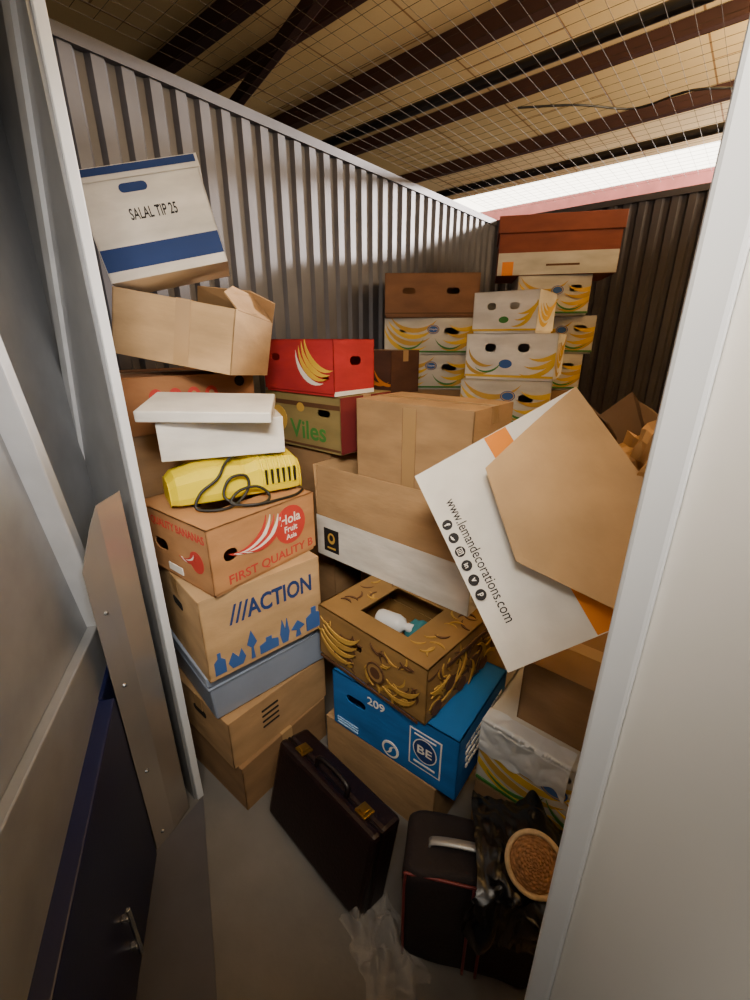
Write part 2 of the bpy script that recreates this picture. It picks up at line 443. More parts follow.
# plastic crate
CT = 43
r = empty('storage_crate', (0, 0, 0), R(CT), 'pale grey blue plastic crate under the brown carton with blue lettering', 'crate')
a, b, H = .50, .41, .204
c, s = math.cos(R(CT)), math.sin(R(CT)); r.location = (-.540+a/2*c-b/2*s, 1.085+a/2*s+b/2*c, .426)
q = MB(); vs = []
for z, k in ((0, .026), (.01, .020), (H-.035, .008)):
    vs += [(-a/2+k, -b/2+k, z), (a/2-k, -b/2+k, z), (a/2-k, b/2-k, z), (-a/2+k, b/2-k, z)]
fs = [(3, 2, 1, 0)]+[(4*j+i, 4*j+(i+1) % 4, 4*j+4+(i+1) % 4, 4*j+4+i) for j in range(2) for i in range(4)]
q.add(vs, fs, CRATE); q.box(-a/2+.012, -b/2+.012, H-.045, a/2-.012, b/2-.012, H-.03, CRATE)
q.obj('body', r, bevel=.006)
q = MB(); q.box(-a/2, -b/2, H-.035, a/2, b/2, H, CRATE); q.box(-a/2+.003, -b/2+.003, H-.055, a/2-.003, b/2-.003, H-.048, CRATE); q.obj('rim', r, bevel=.005)

def d_action(F):
    f = F('R')
    for i in range(3): f.poly([(.085+.02*i, .175), (.093+.02*i, .175), (.115+.02*i, .245), (.107+.02*i, .245)], INK_NAVY)
    f.text('ACTION', .27, .21, .245, INK_NAVY, h=.066, bold=.022)
    x = .02
    for i, (w, h) in enumerate(((.037, .08), (.06, .06), (.035, .11), (.07, .055), (.037, .095), (.055, .065), (.065, .09))):
        y = .015
        if i % 3 == 0: f.poly([(x, y), (x+w, y), (x+w, y+h*.6), (x+w*.65, y+h*.75), (x+w*.65, y+h), (x+w*.35, y+h), (x+w*.35, y+h*.75), (x, y+h*.6)], INK_BLUE)
        elif i % 3 == 1: f.poly([(x, y+h*.4), (x+w*.2, y), (x+w*.8, y), (x+w, y+h*.4), (x+w*.8, y+h), (x+w*.6, y+h*.55), (x+w*.3, y+h)], INK_BLUE)
        else: f.poly([(x+w*.3, y), (x+w*.7, y), (x+w*.6, y+h*.4), (x+w, y+h*.55), (x+w*.5, y+h), (x, y+h*.55), (x+w*.4, y+h*.4)], INK_BLUE)
        x += w+.008
    l = F('L'); l.slot(.2, .20, .09, .03)
carton('carton', 'brown carton with large navy capitals and blue household silhouettes, under the red printed banana box', 'box', (-.52, 1.07), 42, .43, .40, .632, .298, KRAFT3, d_action)

def d_hala(F):
    f = F('R')
    f.text('FIRST QUALITY B', .23, .036, .35, INK_RED, h=.036, bold=.01)
    f.ell(.308, .135, .066, .068, INK_RED); f.text('Hola', .308, .158, .09, INK_WHITE, h=.034, bold=.015)
    f.text('Fruit', .308, .122, .056, INK_WHITE, h=.022, bold=.01); f.text('Asia', .308, .094, .046, INK_WHITE, h=.018, bold=.01)
    for i in range(5): f.banana(.15+.016*i, .135-.004*i, .095, INK_RED if i % 2 == 0 else INK_WHITE, rot=R(28), w=.17)
    l = F('L')
    l.text('QUALITY BANANAS', .238, .182, .295, INK_RED, h=.032, bold=.016)
    l.ell(.33, .10, .036, .036, INK_RED)
    for i in range(3): l.banana(.275+.012*i, .095, .045, INK_RED if i != 1 else INK_WHITE, rot=R(20), w=.25)
    l.rect(.16, .025, .24, .05, INK_WHITE)
carton('banana_box', 'brown banana box printed in red with a round red logo, under the yellow tool', 'box', (-.470, 1.083), 53, .42, .40, .932, .22, card('hala', '#aa7c50'), d_hala, kind='banana',
       holes={'R': [slotpts(.07, .12, .05, .04)], 'L': [slotpts(.13, .105, .08, .04)]})

# yellow tool on it
ty = empty('power_tool', (-.485, 1.405, 1.154), R(33), 'bright yellow tapered plastic power tool with a ribbed end and a loose black cable', 'tool')
q = MB()
prof = [(-.095, .012), (-.100, .04), (-.092, .095), (-.07, .122), (.0, .134), (.07, .122), (.092, .095), (.10, .04), (.095, .012)]
xs = [(-.212, .62, .60), (-.19, .82, .78), (-.12, .95, .93), (-.05, 1.0, .98), (.02, .93, .88), (.06, 1.0, 1.0), (.17, 1.0, 1.02), (.20, .94, .95), (.213, .80, .78)]
vs = []; n = len(prof)
for x, sy, sz in xs:
    for y, z in prof: vs.append((x, y*sy, .012+(z-.012)*sz))
fs = [(i*n+k, (i+1)*n+k, (i+1)*n+(k+1) % n, i*n+(k+1) % n) for i in range(len(xs)-1) for k in range(n)]
fs = [f_[::-1] for f_ in fs]; fs += [tuple(range(n)), tuple((len(xs)-1)*n+k for k in range(n-1, -1, -1))]
q.add(vs, fs, YELLOW); q.obj('housing', ty, bevel=.005)
q = MB()
for i in range(6):
    x = .075+.02*i
    q.tube([(x, -.101, .04), (x, -.095, .09), (x, -.074, .121), (x, 0, .136), (x, .07, .124)], .0042, YELLOW, 8)
    q.box(x+.006, -.1005, .04, x+.013, -.094, .09, BLACKR)
q.obj('ribs', ty)
for x in (-.14, .16):
    for y in (-.06, .06): MB().lathe([(0, 0), (.014, 0), (.014, .014), (0, .014)], BLACKR, 12, Matrix.Translation((x, y, 0))).obj('foot', ty)
q = MB(); q.tube(catmull([(.0, -.03, .136), (-.04, -.08, .128), (-.075, -.106, .09), (-.13, -.112, .055), (-.15, -.125, .012), (-.09, -.155, .006), (-.03, -.14, .012), (.015, -.120, .05), (.01, -.110, .088), (-.04, -.112, .085), (-.065, -.125, .035), (-.02, -.155, .006), (.05, -.165, .006), (.075, -.135, .02), (.04, -.125, .05), (-.02, -.128, .045), (-.05, -.145, .014), (.02, -.175, .008), (.10, -.165, .006), (.16, -.15, .006), (.20, -.12, .008)]), .0048, BLACKR, 8)
q.obj('cable', ty, smooth=True)
# white box + lid
wb = empty('white_box', (-.515, 1.445, 1.294), R(20), 'plain white cardboard box lying on the yellow power tool', 'box')
q = MB(); q.box(-.19, -.10, 0, .19, .10, .12, WHITE); q.obj('body', wb, bevel=.003)
wl = empty('box_lid', (-.528, 1.405, 1.430), 0, 'white shallow box lid slid askew on top of the plain white box', 'lid')
wl.rotation_euler = (R(7), R(2), R(9))
q = MB(); q.box(-.195, -.12, .0, .195, .12, .034, WHITE); q.obj('tray', wl, bevel=.004)

# ================================================================== BACK LEFT: against the wall
carton('carton', 'tall brown carton on the floor in the front left corner by the wall', 'box', W(.5, -1.56)[:2], 50, .45, .48, 0, 1.34, KRAFT2)
def d_b4(F):
    f = F('R')
    for i in range(4): f.ell(.15+.065*i, .12, .024, .03, INK_RED); f.ell(.15+.065*i, .12, .011, .016, KRAFT)
    f.rect(.10, .055, .42, .063, INK_RED); f.slot(.46, .16, .04, .04)
carton('carton', 'brown carton with faded red printed letters beneath the tilted open carton by the wall', 'box', (-.855, 1.395), 44, .52, .46, 1.342, .19, card('redbrown', '#93653f'), d_b4)

def tilted(name, label, cat, origin, ex, up):
    ex = Vector(ex).normalized(); up = Vector(up); ey = up.cross(ex).normalized(); ez = ex.cross(ey)
    o = empty(name, origin, 0, label, cat)
    M = Matrix((ex, ey, ez)).transposed().to_4x4(); M.translation = Vector(origin); o.matrix_world = M
    return o
def corner_carton(root, w, d, h, m, inner, kind, deco=None, holes={}):
    """front face (along local x) w, depth d, height h; origin = front bottom left corner"""
    a, b = w, d; hb = MB()
    def fn(f):
        g = fmap(f, a, b, h)
        return lambda s, t, e=0: tuple(Vector(g(s, t, e))+Vector((a/2, b/2, 0)))
    for f, ww in (('R', a), ('L', b), ('RB', a), ('LB', b)):
        vs, fs = holed(ww, h, holes.get(f, [])); hb.add([fn(f)(x, y) for x, y in vs], fs, m)
    hb.box(.002, .002, 0, a-.002, b-.002, .005, m)
    if kind == 'closed': hb.box(0, 0, h-.005, a, b, h, m)
    if deco: deco(lambda f: Fc(hb, fn(f), a if f in ('R', 'RB') else b, h))
    hb.obj('body', root, solid=.004)
def slab(root, pts, th, m, name='flap'):
    q = MB(); q.add(pts, [tuple(range(len(pts)))], m); o = q.obj(name, root); k = o.modifiers.new('s', 'SOLIDIFY'); k.thickness = th; k.offset = 0
    return o
b2 = tilted('carton', 'opened brown carton sitting tilted under the white and blue carton', 'box', (-.868, 1.50, 1.610), (.424, -.045, -.074), (.03, .02, .3))
corner_carton(b2, .405, .36, .20, KRAFT3, KRAFT_IN, 'open')
slab(b2, [(.0, 0, .20), (.405, 0, .20), (.40, .20, .212), (.01, .20, .204)], .004, KRAFT3)
slab(b2, [(.10, .36, .20), (.405, .36, .20), (.43, .29, .265), (.34, .27, .29), (.14, .27, .275)], .004, KRAFT)
slab(b2, [(.405, .02, .20), (.405, .34, .20), (.35, .31, .275), (.31, .18, .285), (.34, .05, .25)], .004, KRAFT)
q = MB(); q.box(.21, -.0015, 0, .26, -.0006, .20, TAPE); q.box(.21, -.001, .2015, .26, .05, .2045, TAPE); q.obj('tape', b2)

SW, SH, SD = .375, .305, .22
def d_salal(F):
    f = F('R'); w, h = SW, SH
    f.rect(0, .03, w, .095, INK_NAVY)
    f.slot(.165, h-.055, .085, .025, INK_NAVY)
    f.text('SALAL TIP 25', .20, .178, .145, INK_BLACK, h=.032, bold=.012)
    F('LB').rect(0, .03, SD, .095, INK_NAVY)
sl = tilted('carton', 'white carton with navy stripes and black lettering, topmost by the left wall', 'box', (-.850, 1.545, 1.818), (.36, .115, .085), (-.035, .03, .42))
corner_carton(sl, SW, SD, SH, WHITE, WHITE, 'closed', d_salal)
q = MB(); q.box(-.006, -.006, SH-.030, SW+.006, SD+.006, SH+.006, WHITE)
F_ = Fc(q, lambda s, h, e=0: (s, -.0065-e, h), SW, SH+.01); F_.rect(0, SH-.016, SW, SH+.004, INK_NAVY); q.obj('lid', sl)

# ================================================================== MIDDLE LEFT BACK
carton('carton', 'tall brown carton on the floor under the olive green box', 'box', W(1.31, -1.36)[:2], 50, .36, .44, 0, 1.178, KRAFT2)
def d_viles(F):
    f = F('L'); f.text('Viles', .29, .085, .24, INK_GRN, h=.085, bold=.02); f.rect(0, .19, .56, .21, INK_BRN)
    f.ell(.25, .185, .025, .02, INK_YEL2); f.ell(.09, .12, .06, .06, INK_YEL2); f.rect(.0, .01, .56, .02, INK_BRN)
    F('R').rect(0, 0, .38, .245, INK_MAR)
carton('carton', 'olive brown carton with green lettering underneath the red banana box', 'box', (-.145, 1.805), 50, .34, .50, 1.18, .245, OLIVE, d_viles, holes={'L': [slotpts(.40, .17, .08, .03)]}, kind='closed')
def d_red(F):
    f = F('L')
    for i in range(4):
        f.banana(.29+.02*i, .085+.018*i, .12, INK_WHITE if i == 0 else INK_YEL, rot=R(-38), w=.2)
    F('R').rect(0, 0, .40, .02, INK_WHITE)
carton('banana_box', 'bright red banana box with yellow bananas printed on its side', 'box', (-.165, 1.80), 50, .25, .46, 1.427, .225, REDC, d_red, kind='banana', holes={'L': [slotpts(.09, .15, .06, .03), slotpts(.41, .07, .04, .035)], 'R': [slotpts(.13, .14, .07, .035)]})
carton('carton', 'tall brown carton on the floor behind the red banana box', 'box', (.09, 2.50), 50, .27, .45, 0, 1.35, KRAFT2)
def d_dk(F):
    f = F('L')
    for i in range(4): f.banana(.22+.06*i, .07, .10, INK_ORG, rot=R(-20), w=.2)
carton('carton', 'dark brown carton with orange print in the shade behind the red banana box', 'box', (.09, 2.50), 50, .27, .45, 1.352, .24, MAROON, d_dk)

# ================================================================== CENTRE STACK
carton('carton', 'plain brown carton on the floor underneath the blue banana box', 'box', (.20, 1.0), 52, .38, .5, 0, .248, KRAFT)
def d_be(F):
    f = F('L')
    f.text('209', .20, .215, .075, INK_WHITE, h=.034, bold=.012)
    f.rect(.34, .055, .46, .215, INK_WHITE); f.rect(.345, .06, .455, .21, BLUEC)
    f.ell(.40, .14, .045, .05, INK_WHITE); f.ell(.40, .14, .041, .046, INK_NAVY); f.text('BE', .40, .14, .055, INK_WHITE, h=.034, bold=.015)
    f.rect(.36, .075, .44, .082, INK_WHITE); f.rect(.36, .195, .44, .20, INK_WHITE)
    f.ell(.265, .055, .035, .035, INK_WHITE); f.ell(.265, .055, .027, .027, BLUEC); f.banana(.265, .05, .025, INK_WHITE, rot=R(60)); f.banana(.268, .062, .022, INK_WHITE, rot=R(240))
    for i in range(3): f.rect(.02, .05-.012*i, .12, .054-.012*i, INK_PALE)
    g = F('R'); rr = random.Random(11)
    for i in range(4):
        x = .05
        while x < .33-.03*i:
            w = rr.uniform(.012, .045); g.rect(x, .19-.026*i, x+w, .204-.026*i, INK_WHITE); x += w+.008
carton('banana_box', 'royal blue banana box with white emblem and the number 209', 'box', (.256, .956), 53, .38, .517, .25, .262, BLUEC, d_be, kind='banana', holes={'L': [slotpts(.11, .17, .09, .035)], 'R': [slotpts(.19, .06, .08, .035)]})
def d_g(F):
    f = F('L'); rr = random.Random(3)
    for i in range(44): f.banana(rr.uniform(.02, .48), rr.uniform(.03, .19), rr.uniform(.022, .04), INK_GOLD if i % 2 else INK_BRN, rot=R(rr.uniform(0, 360)), w=.25)
    for i in range(4): f.banana(.10+.014*i, .065+.03*i, .10, INK_YEL2 if i % 2 else INK_GOLD, rot=R(-14+6*i), w=.2)
    f.ell(.30, .10, .04, .04, INK_BRN); f.ell(.30, .10, .033, .033, GOLD); f.ell(.30, .10, .022, .022, INK_BRN)
    f.rect(.02, .012, .48, .022, INK_BRN)
    for i in range(2): f.banana(.41+.014*i, .06+.04*i, .08, INK_GOLD, rot=R(15), w=.2)
    g = F('R')
    for i in range(44): g.banana(rr.uniform(.02, .38), rr.uniform(.03, .19), rr.uniform(.022, .045), INK_GOLD if i % 2 else INK_BRN, rot=R(rr.uniform(0, 360)), w=.25)
    for i in range(6): g.ell(.04+.07*i, .06+.05*(i % 2), .026, .026, INK_BRN); g.banana(.05+.065*i, .13-.05*(i % 2), .06, INK_YEL2 if i % 3 == 0 else INK_GOLD, rot=R(30*i), w=.25)
    g.rect(.08, .19, .32, .205, INK_BRN)
    t = F('T')
    for i in range(24):
        x, y = rr.uniform(.03, .37), rr.choice((rr.uniform(.03, .10), rr.uniform(.38, .46)))
        t.banana(x, y, rr.uniform(.025, .035), INK_GOLD if i % 2 else INK_BRN, rot=R(rr.uniform(0, 360)), w=.25)
g_root = carton('banana_box', 'brown banana box with yellow fruit print, household bits showing through its top opening', 'box', (.156, 1.009), 47, .40, .50, .514, .222, GOLD, d_g, kind='banana', topo=(.20, .72, .28, .72), holes={'L': [slotpts(.19, .14, .07, .035)], 'R': [slotpts(.2, .15, .08, .03)]})
bot = empty('plastic_bottle', (.012, 1.315, .705), 0, 'white plastic bottle lying in the top opening of the fruit printed box', 'bottle')
bot.rotation_euler = (R(90), 0, R(60))
bt = MB(); bt.lathe([(0, 0), (.030, 0), (.034, .01), (.034, .08), (.027, .10), (.013, .11), (.013, .12)], WPLAS, 20)
bt.obj('body', bot, smooth=True)
MB().lathe([(0, .118), (.016, .118), (.016, .14), (0, .14)], WPLAS, 16).obj('cap', bot)
def blob(name, loc, rad, m, seed, amp=.25, freq=6, sub=3, label=None, cat=None, parent=None, flat=False):
    bm = bmesh.new(); bmesh.ops.create_icosphere(bm, subdivisions=sub, radius=1)
    for v in bm.verts:
        d = noise.noise(v.co*freq*.35+Vector((seed, 0, 0)))*amp + abs(noise.noise(v.co*freq+Vector((0, seed, 0))))*amp*.6
        v.co = Vector((v.co.x*rad[0], v.co.y*rad[1], v.co.z*rad[2]))*(1+d-amp*.2)
        v.co.z = max(v.co.z, -rad[2]*.9)
    me = bpy.data.meshes.new(name); bm.to_mesh(me); bm.free(); me.materials.append(m)
    if not flat: me.polygons.foreach_set('use_smooth', [True]*len(me.polygons))
    o = bpy.data.objects.new(name, me); C.objects.link(o); o.location = loc
    if parent: o.parent = parent
    if label: tag(o, label, cat)
    return o
blob('cloth_bundle', (.150, 1.255, .655), (.055, .05, .075), TEAL, 3, label='teal cloth bundle beside the white bottle in the fruit printed box', cat='cloth')
blob('packing_paper', (.06, 1.345, .59), (.11, .09, .065), PAPER, 14, .3, 8, flat=True, label='crumpled brown paper padding under the white bottle in the fruit printed box', cat='paper')
carton('carton', 'tall brown carton on the floor behind the blue banana box', 'box', W(1.35, -.60)[:2], 50, .36, .62, 0, .736, KRAFT2)
# big open white / brown box
def d_e(F):
    f = F('L'); f.rect(.045, .03, .135, .14, INK_BLACK); f.ell(.09, .095, .022, .026, INK_YEL2); f.ell(.09, .098, .012, .015, INK_BLACK); f.rect(.065, .045, .115, .053, INK_YEL2)
e_root = carton('carton', 'long open carton, white below with tall brown flaps, holding a taped brown carton', 'box', (.325, 1.27), 50, .53, .763, .738, .19, WHITE, d_e, kind='open')
flap_on(e_root, .53, .763, .19, 'L', .225, -3, KRAFT)
flap_on(e_root, .53, .763, .19, 'RB', .225, 3, KRAFT)
flap_on(e_root, .53, .763, .19, 'R', .14, -12, KRAFT)
flap_on(e_root, .53, .763, .19, 'LB', .225, 8, KRAFT)
def d_d(F):
    f = F('L'); f.rect(.238, .0, .297, .664, TAPE); f.rect(.235, .0, .2375, .664, KRAFT2); f.rect(.2975, .0, .3, .664, KRAFT2)
carton('carton', 'tall closed brown carton with vertical tape standing inside the long open carton', 'box', (.334, 1.443), 50, .31, .535, .746, .68, KRAFT, d_d)

# ================================================================== RIGHT STACK
carton('carton', 'brown carton on the floor behind the suitcase at the right', 'box', (.645, .715), 50, .40, .42, 0, .325, KRAFT2)
def d_ban(blue=True, txt=None, wl=.46, wr=.40, big=1.0):
    def d(F):
        for fc, w in (('L', wl), ('R', wr)):
            f = F(fc)
            for i in range(4): f.banana(w*.20+.022*i, .055+.036*i, .17*big, INK_YEL if i % 2 == 0 else INK_YEL2, rot=R(-22+6*i), w=.17)
            for i in range(4): f.banana(w*.84+.018*i, .06+.036*i, .14*big, INK_YEL if i % 2 else INK_YEL2, rot=R(28-4*i), w=.2)
            f.banana(w*.3, .05, .10, INK_GRN, rot=R(10), w=.12); f.banana(w*.7, .05, .10, INK_GRN, rot=R(-10), w=.12)
            f.rect(0, .012, w, .022, INK_GRN)
            if blue:
                f.ell(w*.54, .15, .038, .027, INK_BLUE); f.ell(w*.54, .15, .033, .023, INK_YEL); f.ell(w*.54, .15, .030, .020, INK_BLUE)
                if txt: f.text(txt, w*.54, .15, .052, INK_WHITE, h=.014)
    return d
carton('banana_box', 'white banana box with yellow bananas behind the suitcase, under a small brown carton', 'box', (.645, .715), 50, .40, .42, .327, .248, WHITE2, d_ban(wl=.42), kind='banana', holes={'L': [slotpts(.23, .21, .07, .025)]})
carton('carton', 'small brown carton under the large tilted white carton at the right', 'box', (.66, .80), 50, .30, .30, .577, .215, KRAFT2)
# white plastic hanging over the front of that banana box
jx, jy = .645+.2*math.cos(R(50))-.21*math.sin(R(50)), .715+.2*math.sin(R(50))+.21*math.cos(R(50))
bm = bmesh.new(); bmesh.ops.create_grid(bm, x_segments=60, y_segments=56, size=1)
for v in bm.verts:
    y = .08+.128*v.co.x; t = (v.co.y+1)/2*(.175+.07*noise.noise(Vector((v.co.x*2.2, 7, 0))))
    fold = .012*abs(noise.noise(Vector((y*15, t*11, 2))))+.004*abs(noise.noise(Vector((y*36, t*30, 5))))
    if t < .055: x, z = -.2+.055-t, .248+.004+fold
    elif t < .065: x, z = -.2-.004-fold*.5, .248+.002
    else: x, z = -.2-.006-fold, .248-(t-.065)
    v.co = Vector((x, y, z))
me = bpy.data.meshes.new('plastic_sheet'); bm.to_mesh(me); bm.free(); me.materials.append(WPLAS); me.polygons.foreach_set('use_smooth', [True]*len(me.polygons))
o = bpy.data.objects.new('plastic_sheet', me); C.objects.link(o); o.location = (jx, jy, .327); o.rotation_euler = (0, 0, R(50))
tag(o, 'crumpled white plastic sheet hanging over the edge of the white banana box behind the suitcase', 'plastic')

# tilted big white box with brown flaps
P1 = Vector((.12, 1.09, 1.28)); P2 = Vector((.294, .757, .96)); P3 = Vector((.473, 1.106, 1.555))
e1 = (P2-P1); LX = e1.length; e1.normalize(); e2 = P3-P1; e2 = (e2-e1*e2.dot(e1)); HY = .45; e2.normalize(); e3 = e1.cross(e2)
P1 = P1 - e1*.035; LX += .035
fr = empty('carton', P1, 0, 'large tilted white carton with orange corners, web address and brown flap folded over', 'box')
M = Matrix((e1, e2, e3)).transposed().to_4x4(); M.translation = P1; fr.matrix_world = M
DP = .285
q = MB()
def wall(x0, y0, z0, x1, y1, z1, ax, sgn):
    q.box(x0, y0, z0, x1, y1, z1, WHITE)
    o = [0, 0, 0]; o[ax] = .0025*sgn
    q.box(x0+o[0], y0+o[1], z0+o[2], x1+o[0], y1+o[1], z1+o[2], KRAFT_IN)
wall(0, 0, -.003, LX, HY, 0, 2, -1); wall(.003, 0, -DP, LX-.003, HY, -DP+.003, 2, 1)
wall(0, 0, -DP, .003, HY, -.003, 0, 1); wall(LX-.003, 0, -DP, LX, HY, -.003, 0, -1); wall(.003, 0, -DP+.003, LX-.003, .003, -.003, 1, 1)
f = Fc(q, lambda s, h, e=0: (s, h, e), LX, HY)
f.rect(0, .205, LX, .265, INK_ORG)
f.text('www.lemandecorations.com', .51*LX, .057, .62*LX, INK_BLACK, h=.026, bold=.004)
for i in range(6):
    x = (.31+.072*i)*LX; f.ell(x, .022, .0135, .0135, INK_BLACK, 20)
    if i == 0: f.text('f', x, .022, .007, INK_WHITE, h=.015, bold=.02)
    elif i == 1: f.banana(x, .018, .009, INK_WHITE, rot=R(20), w=.6)
    elif i == 2:
        f.rect(x-.0075, .0145, x+.0075, .0295, INK_WHITE); f.rect(x-.0058, .0162, x+.0058, .0278, INK_BLACK)
        f.ell(x, .022, .0038, .0038, INK_WHITE, 12); f.ell(x, .022, .0022, .0022, INK_BLACK, 10); f.ell(x+.0040, .0262, .001, .001, INK_WHITE, 8)
    elif i == 3: f.text('in', x, .022, .011, INK_WHITE, h=.011, bold=.02)
    elif i == 4: f.text('v', x, .022, .010, INK_WHITE, h=.010, bold=.03)
    else: f.text('p', x, .022, .007, INK_WHITE, h=.014, bold=.02)
q.obj('body', fr)
# front flap: slightly bowed sheet with straight cut edges folded back over the printed panel
KX = [(0.0, 1.0), (.18, .38), (.62, .29), (1.0, .62)]
def yfree(t):
    for (a0, b0), (a1, b1) in zip(KX, KX[1:]):
        if t <= a1+1e-9: return b0+(b1-b0)*(t-a0)/(a1-a0)
    return KX[-1][1]
q = MB(); NI, NJ = 50, 18; vs = []; fs = []
for i in range(NI+1):
    t = i/NI; yf = yfree(t)*HY
    for j in range(NJ+1):
        s_ = j/NJ; y = HY+(yf-HY)*s_; dst = HY-y
        z = .007+dst*.15+.009*math.sin(math.pi*min(1, dst/.30))+.0025*noise.noise(Vector((t*3.2, y*7, 1.3)))*min(1, dst/.05)
        vs.append((.004+t*(LX-.008), y, max(z, .004)))
for i in range(NI):
    for j in range(NJ):
        a0 = i*(NJ+1)+j; fs.append((a0, a0+1, a0+NJ+2, a0+NJ+1))
q.add(vs, fs, KRAFT3); o = q.obj('flap', fr); k = o.modifiers.new('s', 'SOLIDIFY'); k.thickness = .005; k.offset = 1
rr = random.Random(5)
edge = [(LX-.02-(LX-.01)*i/14, HY+.19+rr.uniform(-.014, .014), -DP+.05+rr.uniform(-.006, .006)) for i in range(15)]
slab(fr, [(0.004, HY, -DP+.003), (LX-.004, HY, -DP+.003)]+edge, .005, KRAFT_IN)
slab(fr, [(0.003, HY, -.02), (.003, HY, -DP+.01), (.10, HY+.06, -DP+.05), (.12, HY+.05, -.15), (.10, HY+.03, -.06)], .005, KRAFT_IN)
slab(fr, [(LX-.003, HY, -.01), (LX-.003, HY, -DP+.01), (LX+.02, HY+.13, -DP+.03), (LX+.02, HY+.13, -.03)], .005, KRAFT2)
pp = M @ Vector((.27, HY+.05, -.11))
blob('packing_paper', pp, (.14, .11, .115), PAPER, 21, .7, 5, 4, flat=True, label='crumpled brown packing paper bulging out of the large tilted white carton', cat='paper')

# ================================================================== BACK STACKS
carton('carton', 'tall brown carton on the floor at the far left wall under banana boxes', 'box', (.63, 2.91), 85, .36, .58, 0, 1.338, KRAFT2)
carton('banana_box', 'white banana box with blue oval badge, lower of two by the far left wall', 'box', (.63, 2.91), 86, .36, .58, 1.34, .218, WHITE2, d_ban(True, 'Chiquita', wl=.58, wr=.36), kind='banana', holes={'L': [slotpts(.43, .14, .10, .04), slotpts(.13, .15, .06, .035)]})
carton('banana_box', 'white banana box with blue oval badge directly under the dark brown banana box', 'box', (.635, 2.90), 82, .36, .58, 1.56, .218, WHITE2, d_ban(True, 'Chiquita', wl=.58, wr=.36), kind='banana', holes={'L': [slotpts(.43, .14, .10, .04), slotpts(.13, .15, .06, .035)]})
def d_top(F):
    f = F('L'); f.rect(0, .02, .58, .028, INK_BRN)
carton('banana_box', 'dark brown banana box with two handle holes on top of the far left stack', 'box', (.64, 2.91), 87, .36, .58, 1.78, .25, card('brown_top', '#75523a'), d_top, kind='banana', holes={'L': [slotpts(.15, .15, .08, .035), slotpts(.42, .15, .08, .035)]})
carton('carton', 'tall brown carton on the floor under the middle back banana boxes', 'box', (.90, 2.25), 70, .35, .46, 0, 1.218, KRAFT2)
carton('banana_box', 'white banana box lowest in the middle back stack, half hidden by the taped carton', 'box', (.90, 2.25), 72, .35, .46, 1.22, .228, WHITE2, d_ban(), kind='banana', holes={'L': [slotpts(.34, .14, .08, .04)]})
def d_eyes(F):
    f = F('L'); f.ell(.215, .08, .034, .022, INK_BLUE); f.rect(0, .012, .46, .024, INK_YEL)
    for i in range(3): f.banana(.40+.02*i, .05+.04*i, .12, INK_YEL, rot=R(30), w=.2)
    for i in range(2): f.banana(.05+.02*i, .05+.04*i, .09, INK_YEL2, rot=R(-30), w=.2)
    f.banana(.13, .05, .08, INK_GRN, rot=R(12), w=.14)
    g = F('R')
    for i in range(5): g.banana(.08+.05*i, .06+.03*i, .15, INK_YEL if i % 2 else INK_YEL2, rot=R(-30+12*i), w=.2)
carton('banana_box', 'large white banana box with two dark holes in the middle back stack', 'box', (.90, 2.25), 62, .35, .46, 1.45, .228, WHITE, d_eyes, kind='banana', holes={'L': [slotpts(.13, .16, .06, .042), slotpts(.30, .16, .06, .042)]})
def d_eyes2(F):
    f = F('L'); f.ell(.17, .065, .026, .016, INK_GRN)
    for i in range(3): f.banana(.28+.015*i, .06+.03*i, .08, INK_YEL, rot=R(40), w=.22)
    f.rect(0, .012, .36, .022, INK_YEL)
    g = F('R')
    for i in range(4): g.banana(.08+.05*i, .06+.025*i, .12, INK_YEL, rot=R(-20+12*i), w=.2)
carton('banana_box', 'smaller white banana box sitting askew on top of the middle back stack', 'box', (.80, 2.30), 54, .30, .34, 1.68, .20, WHITE, d_eyes2, kind='banana', holes={'L': [slotpts(.10, .13, .05, .034), slotpts(.22, .13, .05, .034)]})
carton('carton', 'tall brown carton on the floor under the far right banana boxes', 'box', (1.40, 3.05), 75, .40, .45, 0, 1.318, KRAFT2)
for zz, dx, tt, lb in ((1.32, 0, 75, 'white banana box third down under the red brown topped carton'), (1.56, .05, 68, 'white banana box second down under the red brown topped carton'), (1.80, -.02, 80, 'white banana box directly under the red brown topped carton')):
    carton('banana_box', lb, 'box', (1.40+dx, 3.05), tt, .40, .45, zz, .238, WHITE2, d_ban(), kind='banana', holes={'L': [slotpts(.36, .16, .08, .04)]})
def d_or(F):
    f = F('L'); f.rect(0, 0, .72, .13, WHITE2); f.rect(.03, .0, .10, .08, INK_ORG)
    f.rect(.30, .05, .50, .062, INK_BRN)
    F('R').rect(0, 0, .42, .13, WHITE2)
orr = carton('carton', 'large dull red brown carton with white lower band on top of the far stack', 'box', (1.50, 3.0), 77, .42, .72, 2.04, .33, ORANGEC, d_or)
MB().box(-.22, -.37, .24, .22, .37, .337, ORANGEC).obj('lid', orr, bevel=.004)

